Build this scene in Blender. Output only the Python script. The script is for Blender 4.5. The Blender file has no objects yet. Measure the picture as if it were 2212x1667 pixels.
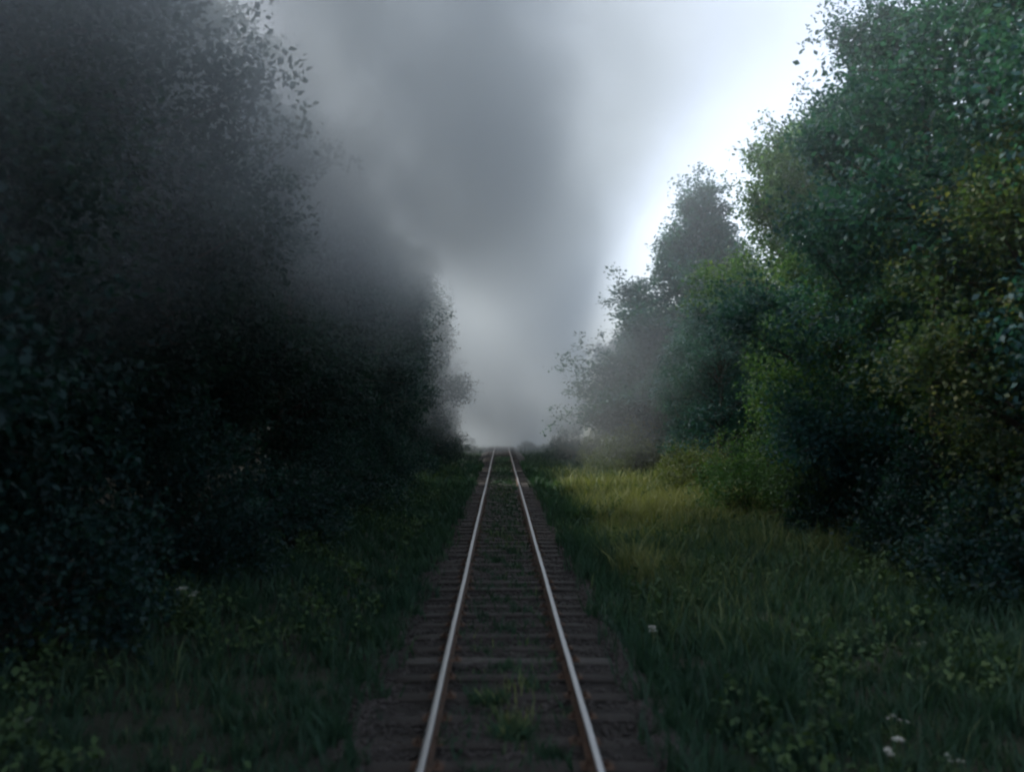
import bpy, math, random
import numpy as np
from mathutils import Vector

# ------------------------------------------------------------------ camera, sky, sun, exposure
S = bpy.context.scene
COL = S.collection
R = math.radians

FPX = 1800.0 / 2212.0                      # focal length in picture widths
cam_d = bpy.data.cameras.new("camera")
cam_d.sensor_width = 36.0
cam_d.lens = 36.0 * FPX
cam_d.clip_start = 0.1
cam_d.clip_end = 6000
cam_d.dof.use_dof = True
cam_d.dof.focus_distance = 45.0
cam_d.dof.aperture_fstop = 0.7
cam = bpy.data.objects.new("camera", cam_d)
COL.objects.link(cam)
cam.location = (-0.075, 0.0, 2.9)
cam.rotation_euler = (R(90 + 2.37), 0, R(-0.76))
S.camera = cam

SUN_EL, SUN_AZ = R(50), R(-60)             # azimuth from +Y (down the track), negative = to the left
world = bpy.data.worlds.new("World")
S.world = world
world.use_nodes = True
nt = world.node_tree
nt.nodes.clear()
sky = nt.nodes.new("ShaderNodeTexSky")
sky.sky_type = 'NISHITA'
sky.sun_disc = False
sky.sun_elevation = SUN_EL
sky.sun_rotation = SUN_AZ
sky.air_density = 1.0
sky.dust_density = 4.0
sky.ozone_density = 1.5
hs = nt.nodes.new("ShaderNodeHueSaturation")
hs.inputs['Saturation'].default_value = 0.58      # overcast: the cloud deck greys the blue out
bg = nt.nodes.new("ShaderNodeBackground")
bg.inputs['Strength'].default_value = 0.15
wo = nt.nodes.new("ShaderNodeOutputWorld")
nt.links.new(sky.outputs[0], hs.inputs['Color'])
nt.links.new(hs.outputs[0], bg.inputs['Color'])
nt.links.new(bg.outputs[0], wo.inputs['Surface'])

sun_d = bpy.data.lights.new("sun", 'SUN')
sun_d.energy = 2.9
sun_d.angle = R(6)
sun_d.color = (1.0, 0.95, 0.86)
sun = bpy.data.objects.new("sun", sun_d)
COL.objects.link(sun)
sd = Vector((math.sin(SUN_AZ) * math.cos(SUN_EL), math.cos(SUN_AZ) * math.cos(SUN_EL), math.sin(SUN_EL)))
sun.rotation_euler = sd.to_track_quat('Z', 'Y').to_euler()
sun.location = (0, 0, 60)

S.view_settings.view_transform = 'Standard'
S.view_settings.look = 'None'
S.view_settings.exposure = 1.45
S.view_settings.gamma = 1.0
S.render.engine = 'CYCLES'
cy = S.cycles
cy.max_bounces = 3
cy.diffuse_bounces = 1
cy.glossy_bounces = 2
cy.transmission_bounces = 2
cy.volume_bounces = 1
cy.transparent_max_bounces = 4
cy.volume_step_rate = 7.0
cy.volume_max_steps = 256
cy.sample_clamp_indirect = 4.0
cy.caustics_reflective = False
cy.caustics_refractive = False
cy.use_denoising = True
cy.denoiser = 'OPENIMAGEDENOISE'
cy.denoising_input_passes = 'RGB_ALBEDO_NORMAL'
cy.use_light_tree = False
cy.use_adaptive_sampling = True
cy.adaptive_threshold = 0.03
cy.filter_width = 2.3

# ------------------------------------------------------------------ helpers
rng = np.random.default_rng(11)

def tag(o, label=None, cat=None, group=None, kind=None):
    if label: o["label"] = label
    if cat: o["category"] = cat
    if group: o["group"] = group
    if kind: o["kind"] = kind
    return o

def link(name, me, parent=None, loc=(0, 0, 0)):
    o = bpy.data.objects.new(name, me)
    COL.objects.link(o)
    o.location = loc
    if parent is not None: o.parent = parent
    return o

def empty(name, loc=(0, 0, 0), rz=0.0, scale=1.0):
    o = bpy.data.objects.new(name, None)
    COL.objects.link(o)
    o.location = loc
    o.rotation_euler = (0, 0, rz)
    o.scale = (scale, scale, scale)
    o.empty_display_size = 0.3
    return o

def mesh_np(name, V, F, mats, smooth=False, tint=None, mat_idx=None):
    """V n x 3; F a list of arrays of faces (each array of one corner count)."""
    me = bpy.data.meshes.new(name)
    V = np.asarray(V, np.float32)
    loops = np.concatenate([f.ravel() for f in F]).astype(np.int32)
    counts = np.concatenate([np.full(len(f), f.shape[1]) for f in F]).astype(np.int32)
    starts = np.concatenate([[0], np.cumsum(counts)[:-1]]).astype(np.int32)
    me.vertices.add(len(V)); me.vertices.foreach_set("co", V.ravel())
    me.loops.add(len(loops)); me.loops.foreach_set("vertex_index", loops)
    me.polygons.add(len(counts))
    me.polygons.foreach_set("loop_start", starts)
    me.polygons.foreach_set("loop_total", counts)
    if smooth: me.polygons.foreach_set("use_smooth", np.ones(len(counts), bool))
    for m in mats: me.materials.append(m)
    if mat_idx is not None: me.polygons.foreach_set("material_index", np.asarray(mat_idx, np.int32))
    if tint is not None:
        a = me.attributes.new("tint", 'FLOAT', 'POINT')
        a.data.foreach_set("value", np.asarray(tint, np.float32))
    me.update(calc_edges=True)
    return me

def sstep(a, b, x):
    t = np.clip((x - a) / (b - a), 0, 1)
    return t * t * (3 - 2 * t)

def wob(x, y, s=1.0, ph=0.0):
    """cheap smooth value noise from sines"""
    return (np.sin(x * 1.3 * s + 1.7 * np.sin(y * .7 * s + ph)) + np.sin(y * 1.1 * s + 2.1 * np.sin(x * .6 * s + 1.3 + ph)) +
            .6 * np.sin((x + y) * 2.3 * s + ph * 2)) / 2.6

def dip(y):                                 # the line crests a rise about 95 m out and falls away behind it
    y = np.asarray(y, float)
    d = np.clip(y - 96, 0, None)
    return -5.0 * (1 - np.exp(-(d / 55) ** 2))

def ground_z(x, y):
    x = np.asarray(x, float); y = np.asarray(y, float)
    ax = np.abs(x)
    bed = -0.30 - 0.25 * sstep(1.5, 2.3, ax)
    verge = -0.55 + 0.30 * sstep(2.6, 6.5, x) + 0.30 * sstep(2.6, 5.0, -x) + 0.10 * wob(x, y, .45) * sstep(2.2, 3.2, ax)
    z = np.where(ax < 2.3, bed, verge)
    z = z + 1.0 * sstep(9, 24, ax) + 5.5 * sstep(13, 34, ax)      # outer banks added to block low sky leaking through the trees
    return z + dip(y)

# ------------------------------------------------------------------ materials
def mat(name):
    m = bpy.data.materials.new(name)
    m.use_nodes = True
    t = m.node_tree
    t.nodes.clear()
    out = t.nodes.new("ShaderNodeOutputMaterial")
    b = t.nodes.new("ShaderNodeBsdfPrincipled")
    t.links.new(b.outputs[0], out.inputs['Surface'])
    return m, t, b, out

def noise(t, scale, detail=4, rough=.6, vec=None):
    n = t.nodes.new("ShaderNodeTexNoise")
    n.inputs['Scale'].default_value = scale
    n.inputs['Detail'].default_value = detail
    n.inputs['Roughness'].default_value = rough
    if vec is not None: t.links.new(vec, n.inputs['Vector'])
    return n

def ramp(t, fac, stops):
    r = t.nodes.new("ShaderNodeValToRGB")
    t.links.new(fac, r.inputs['Fac'])
    e = r.color_ramp.elements
    while len(e) < len(stops): e.new(.5)
    for k, (p, c) in enumerate(stops):
        e[k].position = p; e[k].color = (*c, 1)
    return r

def bump(t, b, fac, dist, strength=.6):
    n = t.nodes.new("ShaderNodeBump")
    n.inputs['Distance'].default_value = dist
    n.inputs['Strength'].default_value = strength
    t.links.new(fac, n.inputs['Height'])
    t.links.new(n.outputs[0], b.inputs['Normal'])

def solid_mat(name, stops, scale, rough=.85, bd=.01, metal=0.0, stretch=None):
    m, t, b, out = mat(name)
    tc = t.nodes.new("ShaderNodeTexCoord")
    v = tc.outputs['Object']
    if stretch:
        mp = t.nodes.new("ShaderNodeMapping")
        mp.inputs['Scale'].default_value = stretch
        t.links.new(v, mp.inputs['Vector']); v = mp.outputs[0]
    n = noise(t, scale, 6, .65, v)
    r = ramp(t, n.outputs['Fac'], stops)
    t.links.new(r.outputs[0], b.inputs['Base Color'])
    b.inputs['Roughness'].default_value = rough
    b.inputs['Metallic'].default_value = metal
    if bd: bump(t, b, n.outputs['Fac'], bd)
    return m

def leaf_mat(name, c0, c1, c2, trans=.42, rough=.55):
    """leaf: colour from the per-leaf tint, some light through the blade"""
    m, t, b, out = mat(name)
    at = t.nodes.new("ShaderNodeAttribute"); at.attribute_name = "tint"
    r = ramp(t, at.outputs['Fac'], [(0.0, c0), (.55, c1), (1.0, c2)])
    t.links.new(r.outputs[0], b.inputs['Base Color'])
    b.inputs['Roughness'].default_value = rough
    b.inputs['Specular IOR Level'].default_value = .25
    tr = t.nodes.new("ShaderNodeBsdfTranslucent")
    br = t.nodes.new("ShaderNodeMixRGB"); br.blend_type = 'MULTIPLY'; br.inputs[0].default_value = 1
    br.inputs[2].default_value = (1.25, 1.35, .6, 1)
    t.links.new(r.outputs[0], br.inputs[1]); t.links.new(br.outputs[0], tr.inputs['Color'])
    mx = t.nodes.new("ShaderNodeMixShader"); mx.inputs[0].default_value = trans
    t.links.new(b.outputs[0], mx.inputs[1]); t.links.new(tr.outputs[0], mx.inputs[2])
    t.links.new(mx.outputs[0], out.inputs['Surface'])
    return m

M = {}
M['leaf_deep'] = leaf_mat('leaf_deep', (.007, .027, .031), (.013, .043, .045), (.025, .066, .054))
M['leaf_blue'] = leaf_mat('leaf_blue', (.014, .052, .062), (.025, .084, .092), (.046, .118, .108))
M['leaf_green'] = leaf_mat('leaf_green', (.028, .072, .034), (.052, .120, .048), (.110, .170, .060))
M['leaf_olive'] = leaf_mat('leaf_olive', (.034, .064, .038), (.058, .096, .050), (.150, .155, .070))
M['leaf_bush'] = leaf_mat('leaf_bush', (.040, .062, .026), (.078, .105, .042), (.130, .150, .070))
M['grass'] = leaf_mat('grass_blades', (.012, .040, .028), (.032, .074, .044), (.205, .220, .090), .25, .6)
M['herb'] = leaf_mat('herb_leaves', (.022, .046, .020), (.042, .080, .030), (.075, .115, .045), .25, .75)
M['petal'] = solid_mat('petal_white', [(.3, (.30, .31, .28)), (.7, (.42, .43, .39))], 30, .7, 0)
M['stalk'] = solid_mat('stalk_green', [(.3, (.05, .08, .025)), (.7, (.08, .10, .04))], 20, .7, 0)
M['bark'] = solid_mat('bark', [(.3, (.022, .018, .014)), (.7, (.075, .064, .052))], 3, .95, .05, 0, (4, 4, .8))
M['sleeper'] = solid_mat('sleeper_wood', [(.3, (.006, .0045, .0035)), (.55, (.015, .0115, .009)), (.75, (.045, .036, .028))], 5, .9, .02, 0, (1.2, 9, 6))
M['sleeper_pale'] = solid_mat('sleeper_wood_pale', [(.38, (.020, .017, .014)), (.58, (.055, .050, .045)), (.8, (.13, .125, .115))], 5, .9, .02, 0, (1.2, 9, 6))
M['rust'] = solid_mat('rusty_steel', [(.3, (.030, .017, .011)), (.7, (.085, .045, .026))], 9, .9, .004)
M['stone'] = solid_mat('ballast_stone', [(.25, (.010, .008, .007)), (.5, (.026, .022, .020)), (.8, (.080, .070, .066))], 2.2, .95, .01)
m, t, b, out = mat('polished_steel'); M['steel'] = m
tc = t.nodes.new("ShaderNodeTexCoord")
mp = t.nodes.new("ShaderNodeMapping"); mp.inputs['Scale'].default_value = (60, .8, 4)
t.links.new(tc.outputs['Object'], mp.inputs['Vector'])
n = noise(t, 2, 4, .6, mp.outputs[0])
r = ramp(t, n.outputs['Fac'], [(.3, (.24, .24, .25)), (.7, (.42, .42, .43))])
t.links.new(r.outputs[0], b.inputs['Base Color'])
rr = ramp(t, n.outputs['Fac'], [(.3, (.30,) * 3), (.7, (.42,) * 3)])
t.links.new(rr.outputs[0], b.inputs['Roughness'])
b.inputs['Metallic'].default_value = 1.0

m, t, b, out = mat('woodland_soil'); M['soil'] = m
tc = t.nodes.new("ShaderNodeTexCoord")
n1 = noise(t, .35, 3, .6, tc.outputs['Object']); n2 = noise(t, 9, 6, .7, tc.outputs['Object'])
mx = t.nodes.new("ShaderNodeMath"); mx.operation = 'MULTIPLY_ADD'; mx.inputs[1].default_value = .5
t.links.new(n2.outputs['Fac'], mx.inputs[0])
hf = t.nodes.new("ShaderNodeMath"); hf.operation = 'MULTIPLY'; hf.inputs[1].default_value = .5
t.links.new(n1.outputs['Fac'], hf.inputs[0]); t.links.new(hf.outputs[0], mx.inputs[2])
r = ramp(t, mx.outputs[0], [(.3, (.008, .008, .005)), (.5, (.013, .016, .008)), (.7, (.022, .028, .012))])
t.links.new(r.outputs[0], b.inputs['Base Color']); b.inputs['Roughness'].default_value = 1
bump(t, b, n2.outputs['Fac'], .05)

M['bed'] = solid_mat('ballast_bed', [(.3, (.005, .004, .003)), (.55, (.009, .0072, .005)), (.75, (.021, .017, .013))], 14, .98, .03)

# ------------------------------------------------------------------ ground: one sheet out to the horizon
xs = np.unique(np.concatenate([[-3000, -1200, -500, -220, -120, -70, -45], np.arange(-32, -10, 2), np.arange(-10, -2.4, .5),
                               [-2.3, -2.1, -1.9, -1.7, -1.5, -.8, 0, .8, 1.5, 1.7, 1.9, 2.1, 2.3], np.arange(2.6, 10, .5),
                               np.arange(10, 34, 2), [45, 70, 120, 220, 500, 1200, 3000]]))
ys = np.unique(np.concatenate([[-3000, -1000, -300, -100, -40], np.arange(-20, 60, 1.0), np.arange(60, 260, 4), [300, 400, 600, 1000, 1800, 3500]]))
X, Y = np.meshgrid(xs, ys)
Z = ground_z(X, Y)
nx, ny = len(xs), len(ys)
idx = np.arange(nx * ny).reshape(ny, nx)
F = np.stack([idx[:-1, :-1], idx[:-1, 1:], idx[1:, 1:], idx[1:, :-1]], -1).reshape(-1, 4)
g = link("ground", mesh_np("ground", np.stack([X, Y, Z], -1).reshape(-1, 3), [F], [M['soil']], True))
tag(g, "dark woodland soil and verge on both sides of the railway", "ground", kind="structure")

# ballast bed, a raised strip under the sleepers
prof = [(-2.15, -.54), (-1.65, -.25), (-1.3, -.205), (-.4, -.195), (.4, -.195), (1.3, -.205), (1.65, -.25), (2.15, -.54)]
by = np.concatenate([np.arange(-8, 40, .5), np.arange(40, 150.1, 2)])
V = []
for y in by:
    for k, (px, pz) in enumerate(prof):
        jx = .07 * math.sin(y * 2.1 + k) * (1 if k in (0, 1, 6, 7) else .3)
        V.append((px + jx, y, pz + .012 * math.sin(y * 5.3 + k * 2) + float(dip(y))))
npf = len(prof)
idx = np.arange(len(V)).reshape(len(by), npf)
F = np.stack([idx[:-1, :-1], idx[:-1, 1:], idx[1:, 1:], idx[1:, :-1]], -1).reshape(-1, 4)
o = link("railway_trackbed", mesh_np("railway_trackbed", V, [F], [M['bed']], True))
tag(o, "dark earthy ballast bed under the railway track", "track bed", kind="structure")

# ------------------------------------------------------------------ the track: rails, sleepers, tie plates
track = empty("railway_track", (0, 0, 0))
tag(track, "single straight railway track with shiny rails running into the smoke", "railway track")
rail_prof = [(-.033, 0), (-.026, .003), (.026, .003), (.033, 0), (.035, -.012), (.033, -.036), (.009, -.046), (.009, -.118), (.018, -.128), (.065, -.138), (.065, -.150),
             (-.065, -.150), (-.065, -.138), (-.018, -.128), (-.009, -.118), (-.009, -.046), (-.033, -.036), (-.035, -.012)]
ry = np.concatenate([np.arange(-8, 84, 4.0), np.arange(84, 150, 2.0)])
for sx in (-1, 1):
    V = []
    for y in ry:
        wx = .006 * math.sin(y * .21 + sx) + .004 * math.sin(y * .9)
        for px, pz in rail_prof:
            V.append((sx * .7525 + px + wx, y, pz + float(dip(y))))
    n = len(rail_prof); idx = np.arange(len(V)).reshape(len(ry), n)
    fs, mi = [], []
    for k in range(n):
        k2 = (k + 1) % n
        q = np.stack([idx[:-1, k], idx[:-1, k2], idx[1:, k2], idx[1:, k]], -1)
        fs.append(q[:, ::-1]); mi += [1 if k in (0, 1, 2, 3) else 0] * len(q)
    o = link("rail", mesh_np("rail", V, [np.concatenate(fs)], [M['rust'], M['steel']], False, None, mi), track)
    o["label"] = "steel rail with a bright worn top and rusty sides"

def sleeper_mesh(k, m):
    r_ = np.random.default_rng(100 + k)
    L, W, H = 1.30, .125, .15
    pts, c = [], .012
    xs_ = np.linspace(-L, L, 7)
    ring = [(-W, -H), (-W, -c), (-W + c, 0), (W - c, 0), (W, -c), (W, -H)]
    for i, x in enumerate(xs_):
        for (yy, zz) in ring:
            e = .02 if i in (0, 6) else 0
            pts.append((x + r_.normal(0, e), yy + r_.normal(0, .006), zz + r_.normal(0, .005) - (e * .4 if zz > -c * 2 else 0)))
    n = 6; idx = np.arange(len(pts)).reshape(7, n); fs = []
    for j in range(n):
        j2 = (j + 1) % n
        fs.append(np.stack([idx[:-1, j], idx[1:, j], idx[1:, j2], idx[:-1, j2]], -1))
    caps = np.array([idx[0], idx[-1][::-1]])
    return mesh_np("sleeper", pts, [np.concatenate(fs), caps], [m])
sl_meshes = [sleeper_mesh(k, M['sleeper']) for k in range(5)]
sl_pale = sleeper_mesh(9, M['sleeper_pale'])

def boxes(lst):
    V, Fq = [], []
    for (x0, x1, y0, y1, z0, z1) in lst:
        b0 = len(V)
        V += [(x0, y0, z0), (x1, y0, z0), (x1, y1, z0), (x0, y1, z0), (x0, y0, z1), (x1, y0, z1), (x1, y1, z1), (x0, y1, z1)]
        Fq += [(b0, b0 + 3, b0 + 2, b0 + 1), (b0 + 4, b0 + 5, b0 + 6, b0 + 7), (b0, b0 + 1, b0 + 5, b0 + 4), (b0 + 1, b0 + 2, b0 + 6, b0 + 5), (b0 + 2, b0 + 3, b0 + 7, b0 + 6), (b0 + 3, b0, b0 + 4, b0 + 7)]
    return V, np.array(Fq)
pl_lst = [(-.15, .15, -.09, .09, -.004, .009), (-.115, -.07, -.045, .045, .0085, .034), (.07, .115, -.045, .045, .0085, .034),
          (-.10, -.075, -.012, .012, .0335, .062), (.075, .10, -.012, .012, .0335, .062)]
V, Fq = boxes(pl_lst)
plate_me = mesh_np("tie_plate", V, [Fq], [M['rust']])
sy = 6.85; k = 0; n_sl = 0
rs = random.Random(4)
while sy < 130:
    pale = abs(sy - 10.75) < .32
    d = float(dip(sy))
    o = link("sleeper", sl_pale if pale else sl_meshes[k % 5], track, (rs.uniform(-.035, .035), sy + rs.uniform(-.03, .03), -.158 + d + (.012 if pale else rs.uniform(-.030, .004))))
    o.rotation_euler = (rs.uniform(-.02, .02), rs.uniform(-.004, .004), rs.uniform(-.022, .022) + (math.pi if k % 2 else 0))
    if pale: o["label"] = "pale weathered grey sleeper"
    if sy < 34:
        for sx in (-1, 1):
            p = link("tie_plate", plate_me, o, (sx * .7525, 0, .004))
    sy += .65; k += 1

# ------------------------------------------------------------------ ballast stones (loose gravel)
def stones(n, rnd):
    u = rnd.random(n)
    y = 6.3 + 34 * u ** 1.8
    side = rnd.random(n)
    # most of it on the two shoulders, some in the cribs
    x = np.where(side < .38, rnd.normal(1.57, .11, n), np.where(side < .52, -rnd.normal(1.57, .13, n), rnd.uniform(-1.35, 1.35, n)))
    prx = np.array([p[0] for p in prof]); prz = np.array([p[1] for p in prof])
    z = np.interp(x, prx, prz) + .006
    s = rnd.uniform(.016, .042, n) * (1 + y * .008)
    ok = (np.abs(np.abs(x) - .7525) > .10) & (np.abs(x) < 2.3)
    x, y, z, s = x[ok], y[ok], z[ok], s[ok]
    n = len(x)
    base = np.array([(0, 0, 1), (.9, .1, .3), (.2, .9, .25), (-.85, .3, .3), (-.4, -.8, .3), (.5, -.8, .2), (.6, .4, -.6), (-.5, .5, -.6), (0, -.7, -.6)])
    tri = np.array([(0, 1, 2), (0, 2, 3), (0, 3, 4), (0, 4, 5), (0, 5, 1), (1, 6, 2), (2, 6, 7), (2, 7, 3), (3, 7, 4), (4, 7, 8), (4, 8, 5), (5, 8, 6), (5, 6, 1), (6, 8, 7)])
    B = base[None] * rnd.uniform(.65, 1.3, (n, 9, 3))
    a = rnd.uniform(0, 6.283, n); ca, sa = np.cos(a)[:, None], np.sin(a)[:, None]
    Bx = B[..., 0] * ca - B[..., 1] * sa; By = B[..., 0] * sa + B[..., 1] * ca
    V = np.stack([Bx * s[:, None] + x[:, None], By * s[:, None] + y[:, None], B[..., 2] * s[:, None] * .75 + z[:, None]], -1)
    F = (tri[None] + (np.arange(n) * 9)[:, None, None]).reshape(-1, 3)
    return V.reshape(-1, 3), F
V, F = stones(24000, np.random.default_rng(5))
o = link("gravel", mesh_np("gravel", V, [F], [M['stone']]))
tag(o, "loose grey brown ballast stones along the sleeper ends", "gravel", kind="stuff")

# ------------------------------------------------------------------ foliage tools
def unit(v): return v / np.maximum(np.linalg.norm(v, axis=-1, keepdims=True), 1e-9)

def leaves_mesh(P, A, L, W, N, tint):
    """diamond leaves: base P, axis A (unit), length L, half width W, N rough normals"""
    side = unit(np.cross(A, N))
    nn = unit(np.cross(side, A))
    mid = P + A * (L * .45)[:, None]
    V = np.stack([P, mid + side * W[:, None] + nn * (W * .35)[:, None], P + A * L[:, None], mid - side * W[:, None] + nn * (W * .35)[:, None]], 1)
    n = len(P)
    F = (np.array([0, 1, 2, 3])[None] + (np.arange(n) * 4)[:, None])
    return V.reshape(-1, 3), F, np.repeat(tint, 4)

def tubes(paths, sides=6):
    Vs, Fs, b0 = [], [], 0
    for pts, rad in paths:
        pts = np.asarray(pts, float); rad = np.asarray(rad, float)
        d = unit(np.gradient(pts, axis=0))
        ref = np.array([1.0, .13, 0]) if abs(d[0][0]) < .8 else np.array([0, 1.0, .1])
        u = unit(np.cross(d, ref)); w = np.cross(d, u)
        a = np.linspace(0, 2 * math.pi, sides, endpoint=False)
        ring = pts[:, None] + rad[:, None, None] * (np.cos(a)[None, :, None] * u[:, None] + np.sin(a)[None, :, None] * w[:, None])
        m_ = len(pts)
        idx = b0 + np.arange(m_ * sides).reshape(m_, sides)
        j2 = np.roll(np.arange(sides), -1)
        Fs.append(np.stack([idx[:-1], idx[:-1][:, j2], idx[1:][:, j2], idx[1:]], -1).reshape(-1, 4))
        Vs.append(ring.reshape(-1, 3)); b0 += m_ * sides
    return np.concatenate(Vs), np.concatenate(Fs)

def sprays(C, D, rnd, per, leaf, spread, tint0):
    """leafy sprays: a twig at C along D with leaves round it"""
    n = len(C)
    k = per
    s = rnd.random((n, k))
    tw = rnd.uniform(.55, 1.25, (n, 1))
    P = C[:, None] + D[:, None] * (s * tw)[..., None] * spread * 2.2 + rnd.normal(0, 1, (n, k, 3)) * (spread * (.30 + .30 * (1 - s)))[..., None]
    A = unit(D[:, None] * .8 + rnd.normal(0, .75, (n, k, 3)) + np.array([0, 0, -.15]))
    N = unit(rnd.normal(0, .55, (n, k, 3)) + np.array([0, 0, 1.0]) + D[:, None] * .35)
    L = leaf * rnd.uniform(.65, 1.25, (n, k)); W = L * rnd.uniform(.26, .36, (n, k))
    T = np.clip(tint0[:, None] + rnd.normal(0, .13, (n, k)), 0, 1)
    return leaves_mesh(P.reshape(-1, 3), A.reshape(-1, 3), L.ravel(), W.ravel(), N.reshape(-1, 3), T.ravel())

def make_tree(seed, H, base, rad, shape, nclump, per=34, leaf=.15, spread=.42, lobes=9, gap=.12):
    rnd = np.random.default_rng(seed)
    ch = H - base
    # lobes: bulges of the crown, at limb ends
    lobes = int(lobes * 2.4)
    lt = (np.arange(lobes) + rnd.uniform(0, 1, lobes)) / lobes * .98; la = np.arange(lobes) * 2.399 + rnd.uniform(-.5, .5, lobes)
    lw = rnd.uniform(.30, .55, lobes); lh = rnd.uniform(.055, .11, lobes); lr = rnd.uniform(.72, 1.12, lobes)
    def prof_r(tt):
        if shape == 'cone': return rad * np.clip((1 - tt) ** 1.2, .0, 1) * np.clip(.55 + tt * 3.0, 0, 1)
        if shape == 'tall': return rad * np.clip(np.sin(np.pi * np.clip(tt * .86 + .12, 0, 1)) ** .55, .1, 1)
        return rad * np.clip(np.sin(np.pi * np.clip(tt * .80 + .17, 0, 1)) ** .7, .08, 1)
    tt = rnd.random(nclump * 4) ** .9
    if shape == 'cone': tt = 1 - np.sqrt(1 - rnd.random(nclump * 4) * .998)
    az = rnd.uniform(0, 2 * math.pi, nclump * 4)
    f = np.zeros(len(tt)); fr = np.full(len(tt), .8)
    for i in range(lobes):
        da = np.angle(np.exp(1j * (az - la[i])))
        g_ = np.exp(-(da / lw[i]) ** 2 - ((tt - lt[i]) / lh[i]) ** 2)
        fr = np.where(g_ > f, lr[i], fr); f = np.maximum(f, g_)
    keep = rnd.random(len(tt)) < (gap + (1 - gap) * f ** (1.0 if gap > .05 else 1.5))
    tt, az, f, fr = tt[keep][:nclump], az[keep][:nclump], f[keep][:nclump], fr[keep][:nclump]
    n = len(tt)
    rr_ = prof_r(tt) * (.52 + (fr - .46) * f) * np.where(rnd.random(n) < .72, rnd.uniform(.80, 1.0, n), rnd.uniform(.25, .8, n))
    C = np.stack([np.cos(az) * rr_, np.sin(az) * rr_, base + tt * ch + .25 * f], -1)
    up = (tt - .35) * 1.3
    D = unit(np.stack([np.cos(az), np.sin(az), up], -1) + rnd.normal(0, .35, (n, 3)))
    depth = rr_ / np.maximum(prof_r(tt), .1)
    tint = np.clip(.34 + .22 * rnd.normal(0, 1, n) + .12 * f, 0, 1)
    # long shoots standing out of the crown
    ns = 40
    if shape == 'cone':
        lead = np.linspace(.90, 1.03, 9)
        C = np.concatenate([C, np.stack([rnd.normal(0, .12, 9), rnd.normal(0, .12, 9), lead * H], -1)])
        D = np.concatenate([D, unit(np.array([0, 0, 1.0]) + rnd.normal(0, .3, (9, 3)))]); tint = np.concatenate([tint, np.full(9, .3)])
        depth = np.concatenate([depth, np.zeros(9)]); n += 9
    pk = rnd.choice(np.where(depth > .75)[0], ns)
    so, sd_ = C[pk], unit(D[pk] + rnd.normal(0, .25, (ns, 3)) + np.array([0, 0, .35]))
    sl = rnd.uniform(.5, 1.4, ns) * rad / 4.5
    q = np.linspace(.25, 1, 5)
    SC = (so[:, None] + sd_[:, None] * (sl[:, None] * q[None])[..., None] + rnd.normal(0, .14, (ns, 5, 3))).reshape(-1, 3)
    SD = np.repeat(sd_, 5, 0)
    V, F, T = sprays(np.concatenate([C, SC]), np.concatenate([D, unit(SD + rnd.normal(0, .5, SD.shape))]), rnd, per, leaf, spread,
                     np.concatenate([tint, np.clip(.4 + .15 * rnd.normal(0, 1, len(SC)), 0, 1)]))
    # trunk and limbs
    lean = rnd.normal(0, .25, 2)
    hz = np.linspace(0, H * .93, 12)
    tx = lean[0] * (hz / H) ** 1.5 * 2 + .10 * np.sin(hz * .9 + seed); ty = lean[1] * (hz / H) ** 1.5 * 2 + .10 * np.cos(hz * .7 + seed)
    r0 = .016 * H + .03
    trad = r0 * (1 - hz / (H * .93)) ** .75 + .02
    trad[0] *= 1.35
    paths = [(np.stack([tx, ty, hz - .25], -1), trad)]
    for i in range(ns):
        paths.append((np.stack([so[i] - sd_[i] * .8, so[i] + sd_[i] * sl[i] * .5, so[i] + sd_[i] * sl[i]]), np.array([.022, .014, .006])))
    pick = rnd.choice(n, min(n, 46), replace=False)
    for i in pick:
        c = C[i]
        h0 = np.clip(c[2] - .35 * math.hypot(c[0], c[1]) - rnd.uniform(0, 1.0), base * .6 + .3, H * .88)
        s0 = np.array([np.interp(h0, hz, tx), np.interp(h0, hz, ty), h0])
        q = np.linspace(0, 1, 5)[:, None]
        bend = np.array([0, 0, .12 * np.linalg.norm(c - s0)]) * np.sin(np.pi * q) + rnd.normal(0, .08, (5, 3)) * np.sin(np.pi * q)
        rb = np.interp(h0, hz, trad) * rnd.uniform(.30, .5)
        paths.append((s0 + (c - s0) * q + bend, rb * (1 - q[:, 0]) ** .8 + .012))
    tv, tf = tubes(paths)
    return (mesh_np("trunk", tv, [tf], [M['bark']], True), mesh_np("crown", V, [F], [M['leaf_deep']], False, T))

# kinds of tree (shared shapes)
KT = {
    'round': make_tree(1, 14.0, 2.2, 4.6, 'round', 2100, per=48, leaf=.125),
    'round_b': make_tree(2, 14.0, 1.4, 4.4, 'round', 2000, per=32, leaf=.16, lobes=13),
    'tall': make_tree(3, 16.0, 1.2, 4.3, 'tall', 2400, per=32, leaf=.17, lobes=15),
    'tall_b': make_tree(4, 16.0, 2.0, 4.5, 'tall', 2300, per=32, leaf=.17, lobes=13),
    'open': make_tree(7, 14.0, 1.2, 5.0, 'round', 2000, per=42, leaf=.14, lobes=9, gap=.02),
    'open_b': make_tree(8, 14.0, 1.6, 4.9, 'tall', 2000, per=40, leaf=.15, lobes=10, gap=.02),
    'cone': make_tree(5, 17.0, 2.5, 6.6, 'cone', 3600, per=32, leaf=.18, lobes=18),
    'young': make_tree(6, 9.0, .8, 2.9, 'round', 950, per=40, leaf=.115, lobes=9),
}
KH = {'open': 14, 'open_b': 14, 'round': 14, 'round_b': 14, 'tall': 16, 'tall_b': 16, 'cone': 17, 'young': 9}

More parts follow.
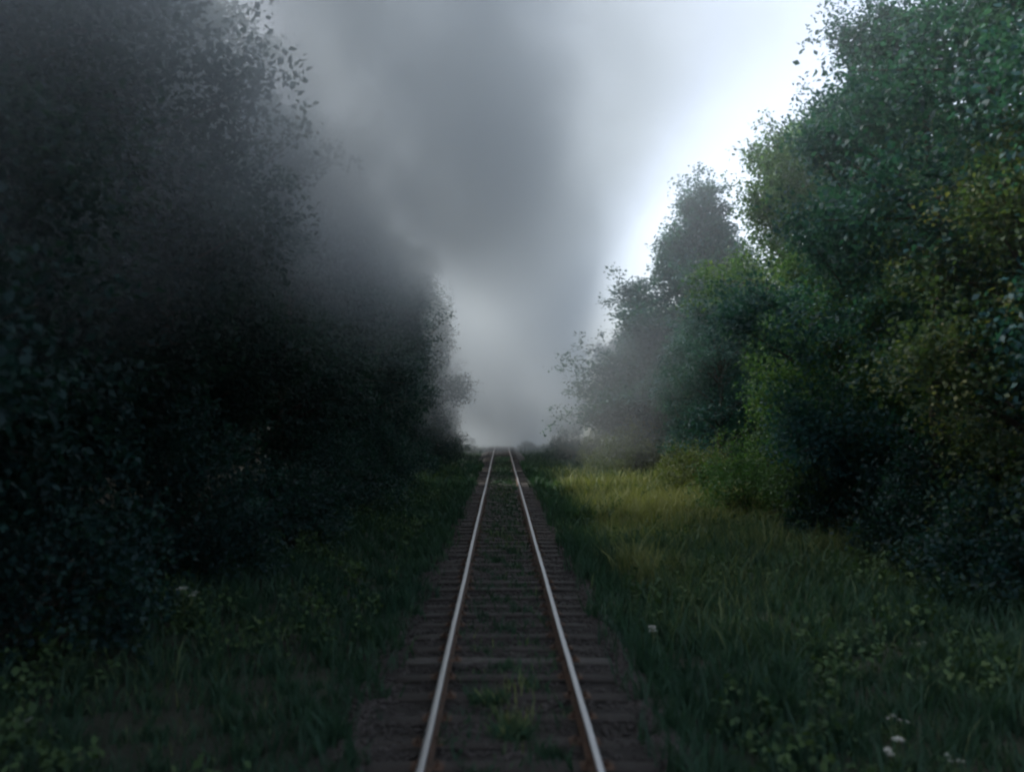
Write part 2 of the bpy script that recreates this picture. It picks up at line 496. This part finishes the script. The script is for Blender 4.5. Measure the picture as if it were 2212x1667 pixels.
def tree(name, kind, x, y, H, rz, leafm, label, cat="tree", group=None, wide=1.0):
    tm, cm = KT[kind]
    root = empty(name, (x, y, float(ground_z(x, y)) - .05), rz)
    s = H / KH[kind]
    root.scale = (s * wide, s * wide, s)
    link("trunk", tm, root)
    c = link("crown", cm, root)
    c.material_slots[0].link = 'OBJECT'
    c.material_slots[0].material = M[leafm]
    return tag(root, label, cat, group)

GR = "broadleaf trees beside the grass verge"
GL = "trees along the dark side of the line"
# --- trees beyond the wide grass verge
tree("broadleaf_tree", 'cone', 12.1, 50, 17.4, .4, 'leaf_blue', "tall pointed blue green tree half veiled by smoke, its tip against the white sky", group=GR, wide=1.42)
tree("broadleaf_tree", 'open_b', 12.5, 29, 14.2, 2.1, 'leaf_green', "bright green leafy tree rising just in front of the pointed tree", group=GR)
tree("broadleaf_tree", 'open', 10.9, 20.5, 13.0, 5.0, 'leaf_blue', "big blue green tree with ragged twigs against the bright sky gap", group=GR)
tree("broadleaf_tree", 'round', 12.0, 14.0, 16.5, 1.0, 'leaf_blue', "dark tree whose crown fills the upper corner above the verge", group=GR)
tree("broadleaf_tree", 'young', 10.3, 14.8, 8.6, 3.0, 'leaf_olive', "olive young tree with yellowish leaf sprays at the picture's edge", group=GR)
tree("broadleaf_tree", 'young', 9.4, 23.5, 7.5, 1.7, 'leaf_green', "low green tree leaning over the verge below the bright green one", group=GR)
tree("broadleaf_tree", 'young', 10.4, 39.5, 8.5, 2.0, 'leaf_blue', "small blue green tree filling the gap between the pointed and the bright green tree", group=GR)
tree("broadleaf_tree", 'tall_b', 16.5, 37, 16.0, .9, 'leaf_blue', "shaded tree standing behind the bright green tree", group=GR)
tree("broadleaf_tree", 'round', 10.8, 70, 10.5, 2.6, 'leaf_deep', "smoke hazed tree standing beyond the pointed tree", group=GR)
tree("broadleaf_tree", 'tall_b', 8.4, 108, 13.0, 4.0, 'leaf_deep', "last faint tree in the smoke where the rails vanish, verge side", group=GR)
# --- the dark wall of trees on the other side
LT = [(-9.8, 9.5, 15.5, 'round', "darkest tree at the picture's edge with pale leaf glints low down"),
      (-10.0, 15.5, 17, 'tall', "black leafy tree behind the pale flowering weeds on the shaded bank"),
      (-9.7, 23.5, 15.5, 'tall_b', "dark tree second behind the pale weeds, crown lost in smoke"),
      (-8.6, 32, 14.6, 'round_b', "dark tree midway along the shaded wall, crown lost in smoke"),
      (-8.0, 41, 14.3, 'tall', "shaded dark tree past the middle of the wall, top dissolving in smoke"),
      (-7.9, 51, 14.5, 'tall_b', "dark tree with ragged crown edge seen against the pale smoke, upper notch"),
      (-7.9, 62, 15.5, 'round_b', "dark tree whose bulging crown edge shows below the upper notch"),
      (-7.5, 75, 14.0, 'tall', "small looking dark tree with jagged edge just above the vanishing rails"),
      (-7.4, 91, 13.0, 'tall_b', "last dark tree where the rails vanish, shaded side")]
LT += [(-13.8, 17, 19.5, 'tall_b', "tallest black tree in the second row behind the pale weeds"),
       (-14.2, 27, 20.0, 'tall', "second row tree showing between two smoke veiled crowns on the shaded side"),
       (-13.6, 37, 18.5, 'round', "second row tree behind the middle of the shaded wall, nearly lost in smoke")]
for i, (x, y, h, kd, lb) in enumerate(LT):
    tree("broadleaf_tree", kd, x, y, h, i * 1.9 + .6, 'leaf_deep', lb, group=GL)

# --- woodland mass behind the front rows
def wood(name, x0, x1, y0, y1, n, label, seed, top):
    rnd = np.random.default_rng(seed)
    C = np.stack([rnd.uniform(x0, x1, n), rnd.uniform(y0, y1, n), rnd.random(n) ** .9], -1)
    h = top + 2.0 * wob(C[:, 0], C[:, 1], .35, seed)
    C[:, 2] = C[:, 2] * h + ground_z(C[:, 0], C[:, 1])
    D = unit(rnd.normal(0, 1, (n, 3)) + np.array([0, 0, .4]))
    V, F, T = sprays(C, D, rnd, 9, .52, .8, np.clip(.3 + .2 * rnd.normal(0, 1, n), 0, 1))
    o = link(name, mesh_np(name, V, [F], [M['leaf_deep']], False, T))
    return tag(o, label, "woodland", kind="stuff")
wood("woodland", 15, 34, -25, 140, 7000, "dense dark wood behind the trees of the grassy verge", 21, 10.0)
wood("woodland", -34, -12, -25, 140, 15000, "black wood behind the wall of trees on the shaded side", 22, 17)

# ------------------------------------------------------------------ shrubs
def make_shrub(seed, rad, H, n, leaf=.11, per=26):
    rnd = np.random.default_rng(seed)
    az = rnd.uniform(0, 6.283, n); el = np.arcsin(rnd.uniform(0.02, 1, n))
    q = np.where(rnd.random(n) < .7, rnd.uniform(.8, 1.05, n), rnd.uniform(.3, .8, n))
    bul = 1 + .22 * np.sin(az * 3 + seed) * np.cos(el * 2) + .12 * np.sin(az * 5 + el * 4)
    C = np.stack([np.cos(az) * np.cos(el) * rad * q * bul, np.sin(az) * np.cos(el) * rad * q * bul, .12 + np.sin(el) * H * q * bul], -1)
    D = unit(C / np.array([rad, rad, H]) + rnd.normal(0, .35, (n, 3)) + np.array([0, 0, .25]))
    V, F, T = sprays(C, D, rnd, per, leaf, .28, np.clip(.42 + .22 * rnd.normal(0, 1, n), 0, 1))
    paths = []
    for i in rnd.choice(n, 22, replace=False):
        q5 = np.linspace(0, 1, 4)[:, None]
        s0 = np.array([rnd.normal(0, .12), rnd.normal(0, .12), -.1])
        paths.append((s0 + (C[i] - s0) * q5 + rnd.normal(0, .05, (4, 3)) * np.sin(np.pi * q5), .028 * (1 - q5[:, 0]) + .008))
    tv, tf = tubes(paths, 5)
    return mesh_np("stem", tv, [tf], [M['bark']], True), mesh_np("foliage", V, [F], [M['leaf_bush']], False, T)
KS = [make_shrub(31, 1.7, 2.3, 420), make_shrub(32, 1.5, 1.7, 360), make_shrub(33, 1.3, 2.6, 400)]
def shrub(k, x, y, s, rz, leafm, label, group):
    root = empty("shrub", (x, y, float(ground_z(x, y)) - .03), rz, s)
    link("stem", KS[k][0], root)
    c = link("foliage", KS[k][1], root)
    c.material_slots[0].link = 'OBJECT'; c.material_slots[0].material = M[leafm]
    return tag(root, label, "shrub", group)
GB = "shrubs at the foot of the verge side trees"
for a in [(0, 7.3, 47, 1.05, .3, 'leaf_bush', "pale olive shrub in thin smoke at the head of the yellow grass"),
          (1, 9.3, 41, 1.0, 1.4, 'leaf_bush', "shrub beside the dark hollow under the pointed tree"),
          (1, 8.3, 35, .95, 2.2, 'leaf_bush', "low olive shrub behind the sunny edge of the grass"),
          (0, 8.1, 27.0, .95, 3.1, 'leaf_green', "bright leaved shrub at the foot of the bright green tree"),
          (2, 8.8, 21.5, .95, 4.0, 'leaf_deep', "dark shrub with shiny leaves under the big blue green tree"),
          (0, 9.2, 17.5, .95, 5.2, 'leaf_deep', "black shrub hanging over the verge by the olive young tree"),
          (1, 8.9, 14.2, 1.0, .9, 'leaf_deep', "dark shrub at the picture's edge where grass meets the trees"),
          (0, 5.2, 66, .9, 2.5, 'leaf_deep', "small dark shrub beside the track just before the rails vanish"),
          (1, 2.9, 92, .55, .6, 'leaf_deep', "tiny dark shrub at the foot of the smoke, beside the vanishing rails"),
          (2, 6.5, 57, .8, 1.1, 'leaf_bush', "narrow grey green shrub in smoke beyond the yellow grass")]:
    shrub(*a, GB)
GD = "shrubs below the dark wall of trees"
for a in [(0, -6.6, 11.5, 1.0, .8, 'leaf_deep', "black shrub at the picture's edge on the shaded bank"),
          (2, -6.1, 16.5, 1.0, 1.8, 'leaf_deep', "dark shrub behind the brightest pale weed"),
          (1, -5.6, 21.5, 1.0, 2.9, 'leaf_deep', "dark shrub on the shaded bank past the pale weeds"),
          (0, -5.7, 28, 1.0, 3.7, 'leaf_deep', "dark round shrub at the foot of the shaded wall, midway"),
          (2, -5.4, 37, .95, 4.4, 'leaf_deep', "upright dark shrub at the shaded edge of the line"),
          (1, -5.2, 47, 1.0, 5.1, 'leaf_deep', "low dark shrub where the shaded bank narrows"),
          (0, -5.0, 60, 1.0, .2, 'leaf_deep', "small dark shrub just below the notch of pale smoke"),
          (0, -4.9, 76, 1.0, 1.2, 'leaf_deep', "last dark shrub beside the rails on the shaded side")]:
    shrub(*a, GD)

# ------------------------------------------------------------------ grass, weeds
def grass(n, xa, xb, ya, yb, rnd, h0, pw, tuft=1.0, lit_dry_tint=None):
    y = ya + (yb - ya) * rnd.random(n) ** pw
    x = rnd.uniform(xa, xb, n)
    # gather into tussocks
    x += .16 * np.sin(x * 7.1 + y * 3.3) ; y += .16 * np.sin(y * 6.3 - x * 4.1)
    clump = .5 + .5 * wob(x, y, 1.9, 2.0)
    edge = sstep(1.15, 1.8, np.abs(x) + .35 * wob(x, y, 1.4, 4.0)) if tuft == 1.0 else 1.0
    ok = rnd.random(n) < (.55 + .45 * clump) * tuft * (.12 + .88 * edge)
    x, y, clump = x[ok], y[ok], clump[ok]; n = len(x)
    z = np.maximum(ground_z(x, y), np.where(np.abs(x) < 2.1, np.interp(np.abs(x), [1.3, 1.65, 2.15], [-.205, -.25, -.54]) + dip(y), -99)) - .02 if tuft == 1.0 else ground_z(x, y) - .02
    hh = h0 * np.where(rnd.random(n) < .05, rnd.uniform(1.3, 1.9, n), rnd.uniform(.45, 1.2, n)) * (.65 + .6 * clump) * (.8 + .2 * wob(x, y, .6, 5))
    if lit_dry_tint is not None: hh = hh * (1 + .9 * np.clip(lit_dry_tint(x, y), 0, 1))
    w = (.0045 + .00045 * y) * rnd.uniform(.7, 1.4, n)
    a = rnd.uniform(0, 6.283, n)
    lean = hh * rnd.uniform(.15, .75, n)
    dx, dy = np.cos(a), np.sin(a)
    b = rnd.uniform(0, 6.283, n); wx, wy = np.cos(b) * w, np.sin(b) * w
    V = np.stack([np.stack([x - wx, y - wy, z], -1), np.stack([x + wx, y + wy, z], -1),
                  np.stack([x + wx * .8 + dx * lean * .35, y + wy * .8 + dy * lean * .35, z + hh * .6], -1),
                  np.stack([x - wx * .8 + dx * lean * .35, y - wy * .8 + dy * lean * .35, z + hh * .6], -1),
                  np.stack([x + dx * lean, y + dy * lean, z + hh * .96], -1)], 1).reshape(-1, 3)
    b0 = (np.arange(n) * 5)[:, None]
    Fq = np.array([[0, 1, 2, 3]]) + b0; Ft = np.array([[3, 2, 4]]) + b0
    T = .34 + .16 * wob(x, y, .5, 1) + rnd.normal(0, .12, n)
    if lit_dry_tint is not None: T = T + lit_dry_tint(x, y)
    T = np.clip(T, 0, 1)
    return V, Fq, Ft, np.repeat(T, 5)

def lit_dry_tint(x, y):      # sunlit patches painted yellow into the blade tint: a wide patch far down the verge and a strip nearer the track
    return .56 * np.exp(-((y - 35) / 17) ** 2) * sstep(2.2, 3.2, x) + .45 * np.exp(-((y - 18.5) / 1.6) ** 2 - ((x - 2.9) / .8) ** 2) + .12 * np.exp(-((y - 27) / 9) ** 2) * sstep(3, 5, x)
parts = [grass(130000, 1.4, 9.5, 5.5, 60, np.random.default_rng(41), .50, 1.5, 1, lit_dry_tint),
         grass(9000, 2.0, 8.0, 55, 105, np.random.default_rng(42), .5, 1.0, 1, lit_dry_tint)]
def join(parts):
    Vs, Qs, Ts, tn, b = [], [], [], [], 0
    for V, q, t_, ti in parts:
        Vs.append(V); Qs.append(q + b); Ts.append(t_ + b); tn.append(ti); b += len(V)
    return np.concatenate(Vs), [np.concatenate(Qs), np.concatenate(Ts)], np.concatenate(tn)
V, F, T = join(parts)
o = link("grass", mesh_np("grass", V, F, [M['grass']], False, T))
tag(o, "wide verge of tall rough grass with yellow patches painted where sunlight falls", "grass", kind="stuff")
V, F, T = join([grass(85000, -6.4, -1.3, 5.5, 60, np.random.default_rng(43), .40, 1.5), grass(5000, -5.5, -2.0, 55, 105, np.random.default_rng(44), .45, 1.0)])
o = link("grass", mesh_np("grass", V, F, [M['grass']], False, T))
tag(o, "narrow strip of shaded grass below the dark trees", "grass", kind="stuff")
# grass growing through the track itself
def crib_dry(x, y): return .08 + .5 * np.exp(-((y - 8.8) / 1.2) ** 2 - ((x - .08) / .25) ** 2)
Pa = grass(12000, -.55, .55, 6.3, 70, np.random.default_rng(45), .17, 1.7, .6, crib_dry)
rnd = np.random.default_rng(46)
o_parts = [Pa]
V, F, T = join(o_parts)
V = V + np.array([0, 0, .12])
o = link("grass", mesh_np("grass", V, F, [M['grass']], False, T))
tag(o, "thin yellowish grass sprouting between the rails", "grass", kind="stuff")
for (tx, ty, s_) in [(.06, 8.2, 260), (-.17, 9.2, 130)]:
    rnd = np.random.default_rng(int(ty * 10)); n = s_
    x = tx + rnd.uniform(-1, 1, n) * rnd.random(n) * .26; y = ty + rnd.uniform(-1, 1, n) * rnd.random(n) * .13; z = np.full(n, -.19)
    hh = rnd.uniform(.07, .20, n); a = rnd.uniform(0, 6.283, n); ln = hh * rnd.uniform(.2, .9, n)
    b_ = rnd.uniform(0, 6.283, n); wx, wy = np.cos(b_) * .005, np.sin(b_) * .005
    V = np.stack([np.stack([x - wx, y - wy, z], -1), np.stack([x + wx, y + wy, z], -1), np.stack([x + np.cos(a) * ln * .4, y + np.sin(a) * ln * .4, z + hh * .65], -1),
                  np.stack([x + np.cos(a) * ln, y + np.sin(a) * ln, z + hh], -1)], 1).reshape(-1, 3)
    b0 = (np.arange(n) * 4)[:, None]
    F = [np.concatenate([np.array([[0, 1, 2]]) + b0, np.array([[2, 1, 3]]) + b0])]
    T = np.repeat(np.clip(rnd.normal(.56, .14, n), 0, 1), 4)
    o = link("grass_tuft", mesh_np("grass_tuft", V, F, [M['grass']], False, T))
    lb = {260: "largest yellow grass tuft growing over a sleeper between the rails", 130: "yellowish grass tuft between the rails, just beyond the largest one"}[s_]
    tag(o, lb, "grass tuft", "grass tufts between the rails")

# broad leaved weeds in the verges
def weeds(n, xa, xb, ya, yb, seed):
    rnd = np.random.default_rng(seed)
    y = ya + (yb - ya) * rnd.random(n) ** 1.4; x = rnd.uniform(xa, xb, n)
    ok = wob(x, y, .9, seed) > .1; x, y = x[ok], y[ok]; n = len(x)
    C = np.stack([x, y, ground_z(x, y) + rnd.uniform(.05, .38, n)], -1)
    D = unit(rnd.normal(0, .5, (n, 3)) + np.array([0, 0, .8]))
    return sprays(C, D, rnd, 12, .10, .16, np.clip(.42 + .2 * rnd.normal(0, 1, n), 0, 1))
V, F, T = weeds(2600, 2.3, 9.5, 6, 55, 51)
tag(link("ground_cover", mesh_np("ground_cover", V, [F], [M['herb']], False, T)), "broad leaved weeds growing through the grass verge", "weeds", kind="stuff")
V, F, T = weeds(1800, -7.5, -2.1, 6, 55, 52)
tag(link("ground_cover", mesh_np("ground_cover", V, [F], [M['herb']], False, T)), "shaded nettles and weeds on the dark bank", "weeds", kind="stuff")

# white umbels
def make_umbel(seed, h, R0):
    rnd = np.random.default_rng(seed)
    heads = [(np.array([0, 0, h]), R0)] + [(np.array([rnd.normal(0, .10), rnd.normal(0, .10), h * rnd.uniform(.72, .95)]), R0 * rnd.uniform(.5, .75)) for _ in range(3)]
    paths = []
    hm = []
    for c, r_ in heads:
        V, F, b0 = [], [], 0
        q = np.linspace(0, 1, 5)[:, None]
        s0 = np.array([0, 0, 0.0 if r_ == R0 else h * .45])
        paths.append((s0 + (c - s0) * q + np.array([.03, 0, 0]) * np.sin(q * 3.1), np.full(5, .006)))
        for k in range(26):
            a = k * 2.4; rr2 = r_ * math.sqrt((k + .5) / 26)
            p = c + np.array([math.cos(a) * rr2, math.sin(a) * rr2, .03 - .35 * rr2 * rr2 / r_ + rnd.normal(0, .004)])
            s = r_ * .17
            ang = rnd.uniform(0, 6.28)
            pts = [p + np.array([0, 0, s * .3])] + [p + s * np.array([math.cos(ang + j * 1.2566), math.sin(ang + j * 1.2566), rnd.uniform(-.3, .1)]) for j in range(5)]
            V += pts; F += [(b0, b0 + 1 + j, b0 + 1 + (j + 1) % 5) for j in range(5)]; b0 += 6
        hm.append(("flower_head", mesh_np("flower_head", np.array(V), [np.array(F)], [M['petal']])))
    sv, sf = tubes(paths, 5)
    n = 60
    C = np.stack([rnd.normal(0, .09, n), rnd.normal(0, .09, n), rnd.uniform(.05, h * .5, n)], -1)
    lv, lf, lt = sprays(C, unit(rnd.normal(0, 1, (n, 3))), rnd, 3, .09, .08, np.full(n, .5))
    return [("stem", mesh_np("stem", sv, [sf], [M['stalk']], True)), ("foliage", mesh_np("foliage", lv, [lf], [M['herb']], False, lt))] + hm
KU = [make_umbel(61, .55, .075), make_umbel(62, .42, .06), make_umbel(63, .70, .09)]
def umbel(x, y, k, s, rz, label, group):
    root = empty("wildflower", (x, y, float(ground_z(x, y)) - .02), rz, s)
    for nm, me in KU[k]: link(nm, me, root)
    tag(root, label, "wildflower", group)
FL = [(2116, 1606, "lowest white wildflower, in the bottom corner of the grass verge"),
      (2036, 1558, "white wildflower just above the lowest one in the verge"),
      (1931, 1560, "third white wildflower from the bottom corner of the verge, towards the track"),
      (1921, 1495, "white wildflower directly above the third one from the bottom corner"),
      (1991, 1370, "white wildflower higher up the verge than the four in the bottom corner"),
      (1406, 1333, "lone white wildflower in the verge close to the gravel")]
for i, (u, v, lb) in enumerate(FL):
    hgt = .02
    yy = (2.9 - hgt) * 1800 / (v - 908); xx = (u - 1082) * yy / 1800 - .075
    umbel(xx, yy, i % 3, .50 + .07 * (i % 3), i * 1.3, lb, "white wildflowers in the grass verge")
for i, (x, y, k, s, lb) in enumerate([(-4.75, 12.4, 2, .95, "brightest pale flowering weed on the shaded bank, under the dark trees"),
                                      (-6.3, 11.4, 2, 1.2, "pale tall weed by the black trunk at the picture's edge"),
                                      (-6.5, 12.6, 0, 1.9, "tall pale weed beside the black trunk, higher than the other"),
                                      (-4.9, 8.4, 1, .7, "pale weed low at the picture's edge on the shaded bank")]):
    umbel(x, y, k, s, i * .9, lb, "pale weeds on the shaded bank")

# ------------------------------------------------------------------ smoke: the engine's plume lying along the line
def build_smoke():
    ng = bpy.data.node_groups.new("smoke_density", 'GeometryNodeTree')
    ng.interface.new_socket(name="Geometry", in_out='INPUT', socket_type='NodeSocketGeometry')
    ng.interface.new_socket(name="Geometry", in_out='OUTPUT', socket_type='NodeSocketGeometry')
    N, Lk = ng.nodes, ng.links
    gout = N.new("NodeGroupOutput")
    pos = N.new("GeometryNodeInputPosition")
    sep = N.new("ShaderNodeSeparateXYZ"); Lk.new(pos.outputs[0], sep.inputs[0])
    x, y, z = sep.outputs
    def m_(op, *a):
        n_ = N.new("ShaderNodeMath"); n_.operation = op
        for i, v in enumerate(a):
            if isinstance(v, (int, float)): n_.inputs[i].default_value = v
            else: Lk.new(v, n_.inputs[i])
        return n_.outputs[0]
    add = lambda a, b: m_('ADD', a, b)
    sub = lambda a, b: m_('SUBTRACT', a, b)
    mul = lambda a, b: m_('MULTIPLY', a, b)
    def ss(v, a, b):
        n_ = N.new("ShaderNodeMapRange"); n_.interpolation_type = 'SMOOTHSTEP'
        Lk.new(v, n_.inputs['Value'])
        n_.inputs['From Min'].default_value = a; n_.inputs['From Max'].default_value = b
        return n_.outputs[0]
    def nz(scale, detail, sc=(1, 1, 1), off=(0, 0, 0)):
        vm = N.new("ShaderNodeVectorMath"); vm.operation = 'MULTIPLY_ADD'
        Lk.new(pos.outputs[0], vm.inputs[0]); vm.inputs[1].default_value = sc; vm.inputs[2].default_value = off
        n_ = N.new("ShaderNodeTexNoise")
        n_.inputs['Scale'].default_value = scale; n_.inputs['Detail'].default_value = detail; n_.inputs['Roughness'].default_value = .55
        Lk.new(vm.outputs[0], n_.inputs['Vector'])
        return sub(n_.outputs[0], .5)
    n_big = nz(.10, 2, (1, .55, 1))
    n_mid = nz(.26, 3, (1, .6, 1), (13, 5, 2))
    n_fine = nz(.6, 2, (1, .7, 1), (3, 1, 7))
    # right hand limit of the plume leans outwards with height
    lim = sub(add(mul(sub(z, 2.9), .63), mul(n_big, 9.0)), x)
    side = ss(add(lim, mul(n_mid, 4.0)), -2.0, 6.5)
    ylow = mul(ss(y, 58, 85), 9.0)                              # beyond the rise it sinks to the ground again
    hgt = add(add(sub(z, mul(y, .18)), ylow), mul(x, -.10))               # the plume's underside drops to the left and lifts down the line
    low = ss(add(hgt, add(mul(n_mid, 4.0), mul(n_big, 5.0))), 1.8, 10.5)
    top = ss(add(z, mul(n_big, 8)), 25, 13)
    near = add(mul(ss(y, -4, 12), .92), .08)
    near = mul(near, add(mul(ss(y, 150, 105), .5), .5))
    ysh = mul(mul(ss(y, 24, 42), ss(y, 66, 50)), 6.0)
    left = ss(sub(x, ysh), -17, -7)
    bil = ss(add(add(n_mid, mul(n_fine, .8)), mul(n_big, .7)), -.13, .15)
    plume = mul(mul(mul(side, low), mul(top, near)), mul(left, add(mul(bil, 1.25), .10)))
    # thin smoke hanging between the trees further down the line
    far = mul(ss(y, 34, 80), ss(add(z, mul(n_mid, 5.0)), 19, 4))
    rgt = ss(add(x, mul(n_big, 8)), 15, 6)
    drift = mul(mul(far, rgt), add(.45, mul(n_mid, 1.2)))
    thick = mul(add(mul(ss(add(y, mul(n_big, 30.0)), 40, 70), .85), mul(ss(y, 82, 115), .38)), add(mul(ss(add(z, mul(n_mid, 5.0)), 6, -2), .12), mul(ss(z, 34, 22), .5)))
    thick = mul(thick, ss(add(sub(x, mul(z, .2)), mul(n_big, 8)), 8, 1))
    thick = mul(thick, ss(x, -7, -1))
    bx, by_, bz = mul(add(x, 2.0), .17), mul(sub(y, 16), .060), mul(sub(add(sub(z, mul(y, .16)), mul(x, .5)), 8.2), .17)
    rad2 = add(add(mul(bx, bx), mul(by_, by_)), mul(bz, bz))
    bank = mul(mul(ss(add(rad2, mul(n_mid, 1.6)), 1.5, .1), add(mul(bil, 1.3), .1)), mul(ss(add(sub(x, mul(z, .2)), mul(n_mid, 5.0)), 1.2, -4.5), BANK))       # the freshest smoke, low over the line
    px_, py_, pz_ = mul(sub(x, 6.0), .22), mul(sub(y, 44), .11), mul(sub(z, 4.5), .2)
    pr2 = add(add(mul(px_, px_), mul(py_, py_)), mul(pz_, pz_))
    puff = mul(ss(add(pr2, mul(n_mid, 1.6)), 1.3, .0), .020)          # blue smoke drifting in front of the pointed tree
    clear = m_('MAXIMUM', ss(add(z, mul(n_mid, 2.0)), .6, 5.5), mul(ss(y, 72, 100), .6))   # the rails stay clear as far as the rise
    thick = mul(thick, clear)
    drift = mul(drift, add(mul(clear, .8), .2))
    veil = mul(mul(ss(z, 3, 11), top), VEIL)
    dens = add(add(add(add(mul(plume, PLUME), add(bank, puff)), veil), mul(drift, DRIFT)), mul(thick, THICK))
    vc = N.new("GeometryNodeVolumeCube")
    Lk.new(dens, vc.inputs['Density'])
    vc.inputs['Min'].default_value = SM_MIN; vc.inputs['Max'].default_value = SM_MAX
    vc.inputs['Resolution X'].default_value = 64
    vc.inputs['Resolution Y'].default_value = 208
    vc.inputs['Resolution Z'].default_value = 56
    sm = N.new("GeometryNodeSetMaterial")
    Lk.new(vc.outputs[0], sm.inputs[0])
    m = bpy.data.materials.new("coal_smoke"); m.use_nodes = True
    t = m.node_tree; t.nodes.clear()
    out = t.nodes.new("ShaderNodeOutputMaterial")
    pv = t.nodes.new("ShaderNodeVolumePrincipled")
    pv.inputs['Color'].default_value = SMOKE_COL
    pv.inputs['Density'].default_value = 1.0
    pv.inputs['Density Attribute'].default_value = "density"
    pv.inputs['Anisotropy'].default_value = .1
    t.links.new(pv.outputs[0], out.inputs['Volume'])
    sm.inputs['Material'].default_value = m
    Lk.new(sm.outputs[0], gout.inputs[0])
    me = bpy.data.meshes.new("smoke"); me.materials.append(m)
    o = link("smoke", me)
    md = o.modifiers.new("smoke", 'NODES'); md.node_group = ng
    return tag(o, "grey steam engine smoke hanging over the line and among the trees", "smoke", kind="stuff")
SM_MIN, SM_MAX = (-20, -45, -5), (20, 163, 34)
PLUME, DRIFT, THICK, VEIL, BANK = .17, .022, .29, .004, .26
SMOKE_COL = (.74, .815, .87, 1)
build_smoke()
